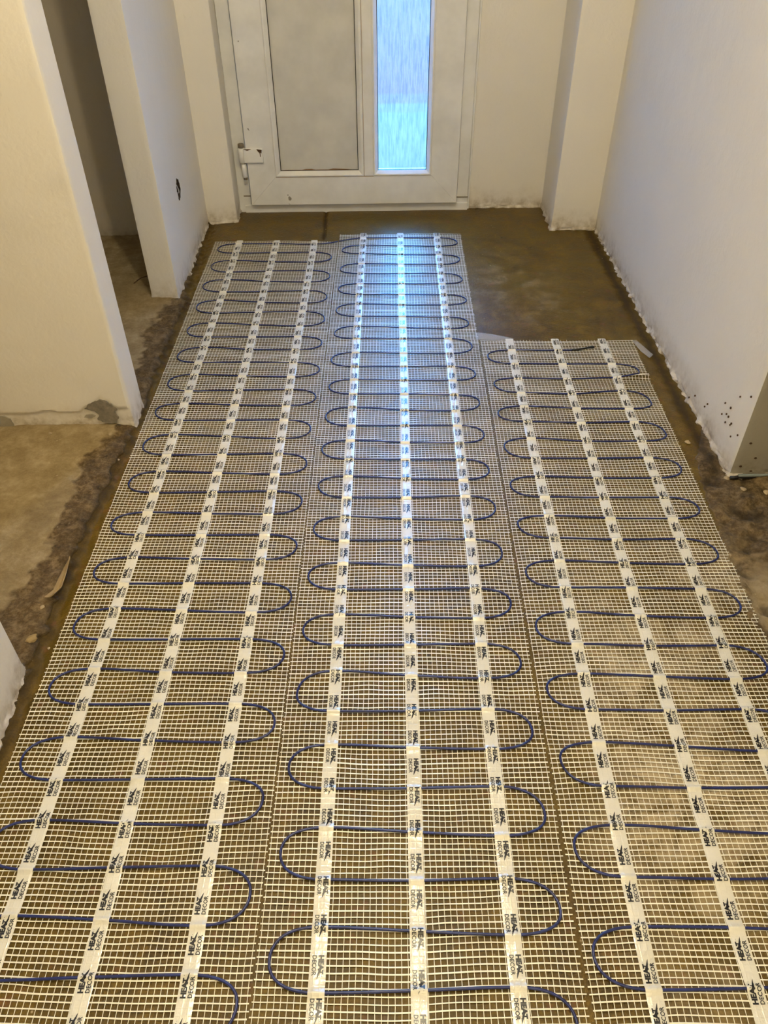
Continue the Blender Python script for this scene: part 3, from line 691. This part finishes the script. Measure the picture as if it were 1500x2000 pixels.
def build_mat(D, k):
    rng = np.random.RandomState(11 + k)
    rows = [tuple(v / 1000 for v in r) for r in D['rows']]
    # continue the meander out of the frame
    pitch = 0.080
    while rows[-1][0] > YN + 0.16:
        r1 = rows[-1]; r2 = rows[-2]
        rows.append((r2[0] - 2 * pitch, r2[1] - 2 * pitch, r2[2] - 2 * pitch, r2[3], r2[4] - 2 * pitch))
    s1, s2, s3 = D['sx']; xm = (s1 + s3) / 2
    root = empty('heating_mat', (0, 0, 0), ROT)
    ox, oy = D['x0'], YN
    c_, s_ = cos(ROT), sin(ROT)
    root.location = (c_ * ox - s_ * oy, s_ * ox + c_ * oy, 0)
    thing(root, D['lab'], 'heating mat', 'underfloor heating mats laid side by side on the hall floor')
    def lift(X, Y):
        return 0.0007 + 0.0016 * np.maximum(0, vn(X + 3 * k, Y, 9)) + 0.0010 * np.maximum(0, vn(X, Y + 5 * k, 24))
    def fold(X, Y):
        if k != 2: return 0.0 * X
        return 0.010 * np.exp(-((Y - 2.072 - 0.12 * (X - 0.7)) / 0.010) ** 2) * np.clip((X - 0.68) / 0.08, 0, 1)
    # ---- netting: weft (across) and warp (along) strands as woven flat cords
    V = []; F = []
    def strand(cx, cy, cz, wx, wy, th):
        n = len(cx); base = sum(len(q) for q in V)
        # diamond section: left, top, right, bottom
        ring = np.stack([np.stack([cx - wx, cy - wy, cz], 1), np.stack([cx, cy, cz + th], 1), np.stack([cx + wx, cy + wy, cz], 1)], 1)
        V.append(ring.reshape(-1, 3))
        i = np.arange(n - 1)[:, None] * 3 + base
        for a, b in ((0, 1), (1, 2)):
            F.append(np.concatenate([i + a, i + 3 + a, i + 3 + b, i + b], 1))
    def warp_xy(X, Y):
        dx = 0.0016 * vn(X + k, Y, 7) + 0.0006 * vn(X, Y, 40)
        dy = 0.0045 * vn(X * 0.6 + 9 * k, Y, 8) + 0.0011 * vn(X * 0.7, Y + k, 30)
        return dx, dy
    Ys = np.arange(YN, D['y1'], 0.0100); Xs = np.linspace(D['x0'] + 0.003, D['x1'] - 0.003, 50)
    for j, y in enumerate(Ys):
        e0 = rng.uniform(-0.0010, 0.0015); e1 = rng.uniform(-0.001, 0.0012) if k == 0 else rng.uniform(-0.001, 0.003)
        X = np.concatenate([[D['x0'] + e0], np.linspace(D['x0'] + 0.003, D['x1'] - 0.003, 62), [D['x1'] + e1]])
        Y = np.full_like(X, y)
        dx, dy = warp_xy(X, Y); yy = Y + dy
        if j == len(Ys) - 1: yy = yy + 0.004 * np.sin(X * 9)
        z = lift(X, yy) + fold(X, yy) + 0.0003
        w = 0.00108 * (1 + 0.12 * rng.randn())
        strand(X, yy, z, 0 * X, np.full_like(X, w), 0.0005)
    for x in Xs:
        tail = rng.uniform(0, 0.006)
        Y = np.linspace(YN - 0.002, D['y1'] - 0.008 + tail, 300); X = np.full_like(Y, x)
        dx, dy = warp_xy(X, Y)
        z = lift(X, Y) + fold(X, Y)
        strand(X + dx, Y + 0 * dy, z, np.full_like(Y, 0.00052), 0 * Y, 0.0004)
    V_ = np.concatenate(V) - np.array([ox, oy, 0]); F_ = np.concatenate(F)
    link('netting', fast_mesh('netting', V_, F_), M['net'], root)
    # ---- cable
    pts = []
    def runy(r, x):
        a, b, c = r[:3]; mm = (c - a) / (s3 - s1)
        if x <= s1: return a
        if x >= s3: return c
        if x < s2:
            t = (x - s1) / (s2 - s1); h = s2 - s1; y0, m0, y1, m1 = a, 0, b, mm
        else:
            t = (x - s2) / (s3 - s2); h = s3 - s2; y0, m0, y1, m1 = b, mm, c, 0
        return (2 * t ** 3 - 3 * t * t + 1) * y0 + (t ** 3 - 2 * t * t + t) * h * m0 + (-2 * t ** 3 + 3 * t * t) * y1 + (t ** 3 - t * t) * h * m1
    # first run goes towards the side of its apex
    nrun = len(rows)
    if k == 0:    # comes across from the middle mat
        cr = rows[0]
        start = [(-0.2096, 3.0857), (-0.228, 3.078), (-0.250, 3.070), (-0.278, 3.063)]
        pts += start
    if k == 1: pts += [(-0.2046, 3.0879), (-0.190, 3.095), (-0.165, 3.106), (-0.14, 3.115), (-0.125, 3.119)]
    if k == 2:
        pts += [(0.5865, 2.2375), (0.575, 2.2365), (0.56, 2.2365)]
    for i, r in enumerate(rows[:-1]):
        left = r[3] < xm
        xa, xb = (s3, s1) if left else (s1, s3)
        if i == 0 and k == 2: xa = s2
        if i == 0 and k == 1: xa = s1
        n = 16
        for t in np.linspace(0, 1, n): 
            x = xa + (xb - xa) * t
            pts.append((x, runy(r, x)))
        ax, ay = r[3], r[4]; nxt = rows[i + 1]; yb = r[0] if left else r[2]; yn = nxt[0] if left else nxt[2]
        P0 = Vector((xb, yb)); A = Vector((ax, ay)); P1 = Vector((xb, yn)); d = ax - xb
        q = bez(P0, P0 + Vector((d * 0.66, 0)), A + Vector((0, (yb - ay) * 0.62)), A, 10)[1:]
        pts += [tuple(p) for p in q]
        q = bez(A, A + Vector((0, (yn - ay) * 0.62)), P1 + Vector((d * 0.66, 0)), P1, 10)
        pts += [tuple(p) for p in q]
    if k == 0: pass
    P3 = []
    for i, (x, y) in enumerate(pts):
        P3.append((x - ox, y - oy, CZ + float(fold(np.array(x), np.array(y))) + 0.0006 * nz(x, y, k, 18)))
    cab = tube('heating_cable', P3, CR_, M['cable'], root, 8)
    if k == 2:
        e = [(0.5865, 2.2375), (0.600, 2.2370), (0.612, 2.2395), (0.624, 2.2440), (0.636, 2.2485), (0.647, 2.2520), (0.650, 2.2525), (0.655, 2.2530), (0.6585, 2.2532), (0.6615, 2.2533)]
        rr = [0.0026, 0.0031, 0.0031, 0.0030, 0.0029, 0.0031, 0.0040, 0.0046, 0.0040, 0.0022]
        tb = tube('end_sleeve', [(x - ox, y - oy, CZ + 0.0012) for x, y in e], 0.003, M['sheathblack'], root, 12, rr); tb['label'] = 'black heat-shrink end sleeve'
    # ---- tapes with print
    for si, sx in enumerate(D['sx']):
        cross = []
        for i, r in enumerate(rows[:-1]):
            if k == 2 and i == 0 and si == 2: continue
            cross.append(r[si])
        cross = np.array(cross)
        y0 = YN; y1 = D['y1'] + (0.004 if k != 0 else 0.002)
        ys = np.arange(y0, y1, 0.0022)
        xo = 0.0016 * vn(np.full_like(ys, si * 3.1 + k), ys, 2.3)
        def tz(y):
            y = np.asarray(y, dtype=float)
            z = 0.0038 + 0.0005 * vn(np.full_like(y, si + 7.7 * k), y, 22)
            d = np.abs(y[..., None] - cross)
            return z + (0.0036 * np.exp(-(d / 0.0042) ** 2)).sum(-1) + (0.0009 * np.exp(-(d / 0.012) ** 2)).sum(-1)
        hw = 0.0128; us = np.array([-1, -0.6, -0.2, 0.2, 0.6, 1]) * hw
        Z = tz(ys)
        VT = []
        for kk, u in enumerate(us):
            ed = 0.0007 * (abs(u) > hw * 0.9)
            zz = Z - ed + fold(np.full_like(ys, sx + u), ys) + 0.00035 * vn(np.full_like(ys, u * 9 + si), ys, 60)
            VT.append(np.stack([sx + xo + u - ox, ys - oy, zz], 1))
        nY = len(ys); VT = np.concatenate(VT); FT = []
        for a in range(len(us) - 1):
            i = np.arange(nY - 1)[:, None]
            FT.append(np.concatenate([a * nY + i, (a + 1) * nY + i, (a + 1) * nY + i + 1, a * nY + i + 1], 1))
        gv = []; gf = []; yc = D['ph'][si]
        while yc > YN + 0.03: yc -= 0.0592
        yc += 0.0592
        while yc < y1 - 0.018:
            kk = len(gv); jx = 0.0004 * rng.randn()
            x0_ = float(np.interp(yc, ys, xo)); sl = float(np.interp(yc + 0.01, ys, xo) - np.interp(yc - 0.01, ys, xo)) / 0.02
            for (gx_, gy_) in GV:
                a = gx_ - GLEN / 2
                if D['flip']: px, py = gy_ + 0.0008 + 0.0002, -a
                else: px, py = -gy_ - 0.0008, a
                gv.append((sx + x0_ + sl * py + px + jx, yc + py))
            for f in GF: gf.append(tuple(kk + i for i in f))
            yc += 0.0592
        gv = np.array(gv); gz = tz(gv[:, 1]) + fold(gv[:, 0], gv[:, 1]) + 0.00055
        FT = np.concatenate(FT); nb = len(VT)
        av = [tuple(map(float, p)) for p in VT] + [(float(a - ox), float(b - oy), float(c)) for (a, b), c in zip(gv, gz)]
        af = [tuple(map(int, q)) for q in FT] + [tuple(nb + i for i in f) for f in gf]
        tm = bpy.data.meshes.new('adhesive_tape'); tm.from_pydata(av, [], af); tm.update()
        tm.materials.append(M['tape']); tm.materials.append(M['ink'])
        tm.polygons.foreach_set('material_index', [0] * len(FT) + [1] * len(gf))
        tm.polygons.foreach_set('use_smooth', [True] * len(FT) + [False] * len(gf))
        tp = link('adhesive_tape', tm, None, root); tp['label'] = 'cream tape printed HEAT DECOR in black'
    return root
for k, D in enumerate(mat_defs()): build_mat(D, k)

# ------------------------------------------------------------------ small things lying on the floor
def fz(x, y):
    zo, h, dk = zone_of(x, y); return 0.0012 * nz(x, y, 2, 5) - 0.0012 + h
def pebble(name, x, y, s, mat, label, cat, group=None, seed=0, flat=0.5):
    b = bmesh.new(); bmesh.ops.create_icosphere(b, subdivisions=2, radius=s)
    for v in b.verts:
        k = 1 + 0.45 * nz(v.co.x / s + seed * 3.3, v.co.y / s, v.co.z / s, 1.1)
        v.co = Vector((v.co.x * k * (1.25 if seed % 2 else 1), v.co.y * k, v.co.z * k * flat))
    o = bmo(name, b, mat); o.location = (x, y, fz(x, y) + s * flat * 0.55); o.rotation_euler = (0, 0, seed * 1.3)
    return thing(o, label, cat, group)
chips = [(-0.733, 1.162, 0.006, 'small pale chip on the rough left floor edge below the near wall corner'),
 (-0.694, 1.060, 0.004, 'tiny round white chip beside the left mat edge, nearest the camera'),
 (-0.729, 1.072, 0.0125, 'yellowish lump of mortar at the near left wall corner'),
 (-0.827, 1.611, 0.0032, 'small white chip on the pale concrete of the left opening'),
 (-0.732, 1.795, 0.006, 'white plaster chip at the foot of the partition end'),
 (-0.690, 1.693, 0.0045, 'white chip caught in the rough groove beside the left mat'),
 (-0.90, 1.800, 0.005, 'plaster crumb on pale concrete below the cracked partition band'),
 (0.870, 1.728, 0.010, 'flat pale stone by the ragged foot of the right wall'),
 (0.949, 1.520, 0.0075, 'pale stone in the brown rubble just under the right wall end'),
 (1.008, 1.515, 0.010, 'rounded stone at the right picture edge below the grey wall end'),
 (0.925, 1.572, 0.009, 'cream lump of plaster stuck to the right wall corner'),
 (0.833, 1.288, 0.0050, 'small pale pebble on rough concrete right of the right mat'),
 (0.805, 1.332, 0.0065, 'dull stone embedded beside the right mat edge'),
 (-0.472, 3.405, 0.0030, 'tiny white crumb at the left end of the door threshold')]
for i, (x, y, s, lb) in enumerate(chips):
    pebble('plaster_chip', x, y, s * 0.8, M['stone'] if i != 2 else M['flake'], lb, 'debris', None, i + 1)
# curled flake of old floor glue at the torn edge
b = bmesh.new(); P = [(-0.722, 1.183), (-0.708, 1.196), (-0.700, 1.225), (-0.701, 1.262), (-0.706, 1.300), (-0.712, 1.300), (-0.716, 1.262), (-0.717, 1.228), (-0.727, 1.195)]
n = 5; grid = []
L1 = [(-0.708, 1.185), (-0.701, 1.21), (-0.700, 1.24), (-0.703, 1.27), (-0.708, 1.305)]
L0 = [(-0.731, 1.178), (-0.720, 1.205), (-0.717, 1.24), (-0.715, 1.27), (-0.711, 1.306)]
for a, c in zip(L0, L1):
    grid.append([b.verts.new((a[0] + (c[0] - a[0]) * t, a[1] + (c[1] - a[1]) * t, fz(a[0], a[1]) + 0.008 + 0.012 * (t - 0.4) ** 2 * 2)) for t in np.linspace(0, 1, 5)])
for i in range(4):
    for j in range(4): b.faces.new((grid[i][j], grid[i][j + 1], grid[i + 1][j + 1], grid[i + 1][j]))
o = bmo('glue_flake', b, M['flake']); md = o.modifiers.new('t', 'SOLIDIFY'); md.thickness = 0.002
thing(o, 'curled brown flake of old glue on the torn floor edge left of the left mat', 'debris')
o = tube('bent_nail', [(-0.862, 2.713, fz(-0.862, 2.713) + 0.003), (-0.852, 2.730, fz(-0.85, 2.73) + 0.007), (-0.840, 2.744, fz(-0.84, 2.744) + 0.009), (-0.822, 2.760, fz(-0.83, 2.75) + 0.008)], 0.0018, M['rust'])
thing(o, 'thin rusty wire lying on the closet floor beside the pillar', 'nail')
# strip of clear film under the far end of the right mat
def film(name, pts, label):
    b = bmesh.new(); vs = []
    for x, y in pts: vs.append(b.verts.new((x, y, 0.0009)))
    b.faces.new(vs); bmesh.ops.triangulate(b, faces=b.faces[:]); bmesh.ops.subdivide_edges(b, edges=b.edges[:], cuts=3, use_grid_fill=True)
    for v in b.verts: v.co.z += 0.0012 * abs(nz(v.co.x, v.co.y, 0, 30))
    o = bmo(name, b, M['film'], None, 0, 2, True); md = o.modifiers.new('t', 'SOLIDIFY'); md.thickness = 0.0002
    return thing(o, label, 'plastic film')
film('clear_film_scrap', [(0.346, 2.300), (0.346, 2.352), (0.40, 2.338), (0.47, 2.306), (0.47, 2.285)], 'scrap of clear film poking out between the middle and the right mat')
film('clear_film_scrap', [(0.855, 2.283), (0.872, 2.284), (0.902, 2.190), (0.885, 2.170), (0.868, 2.21)], 'scrap of clear film poking out at the far right corner of the right mat')
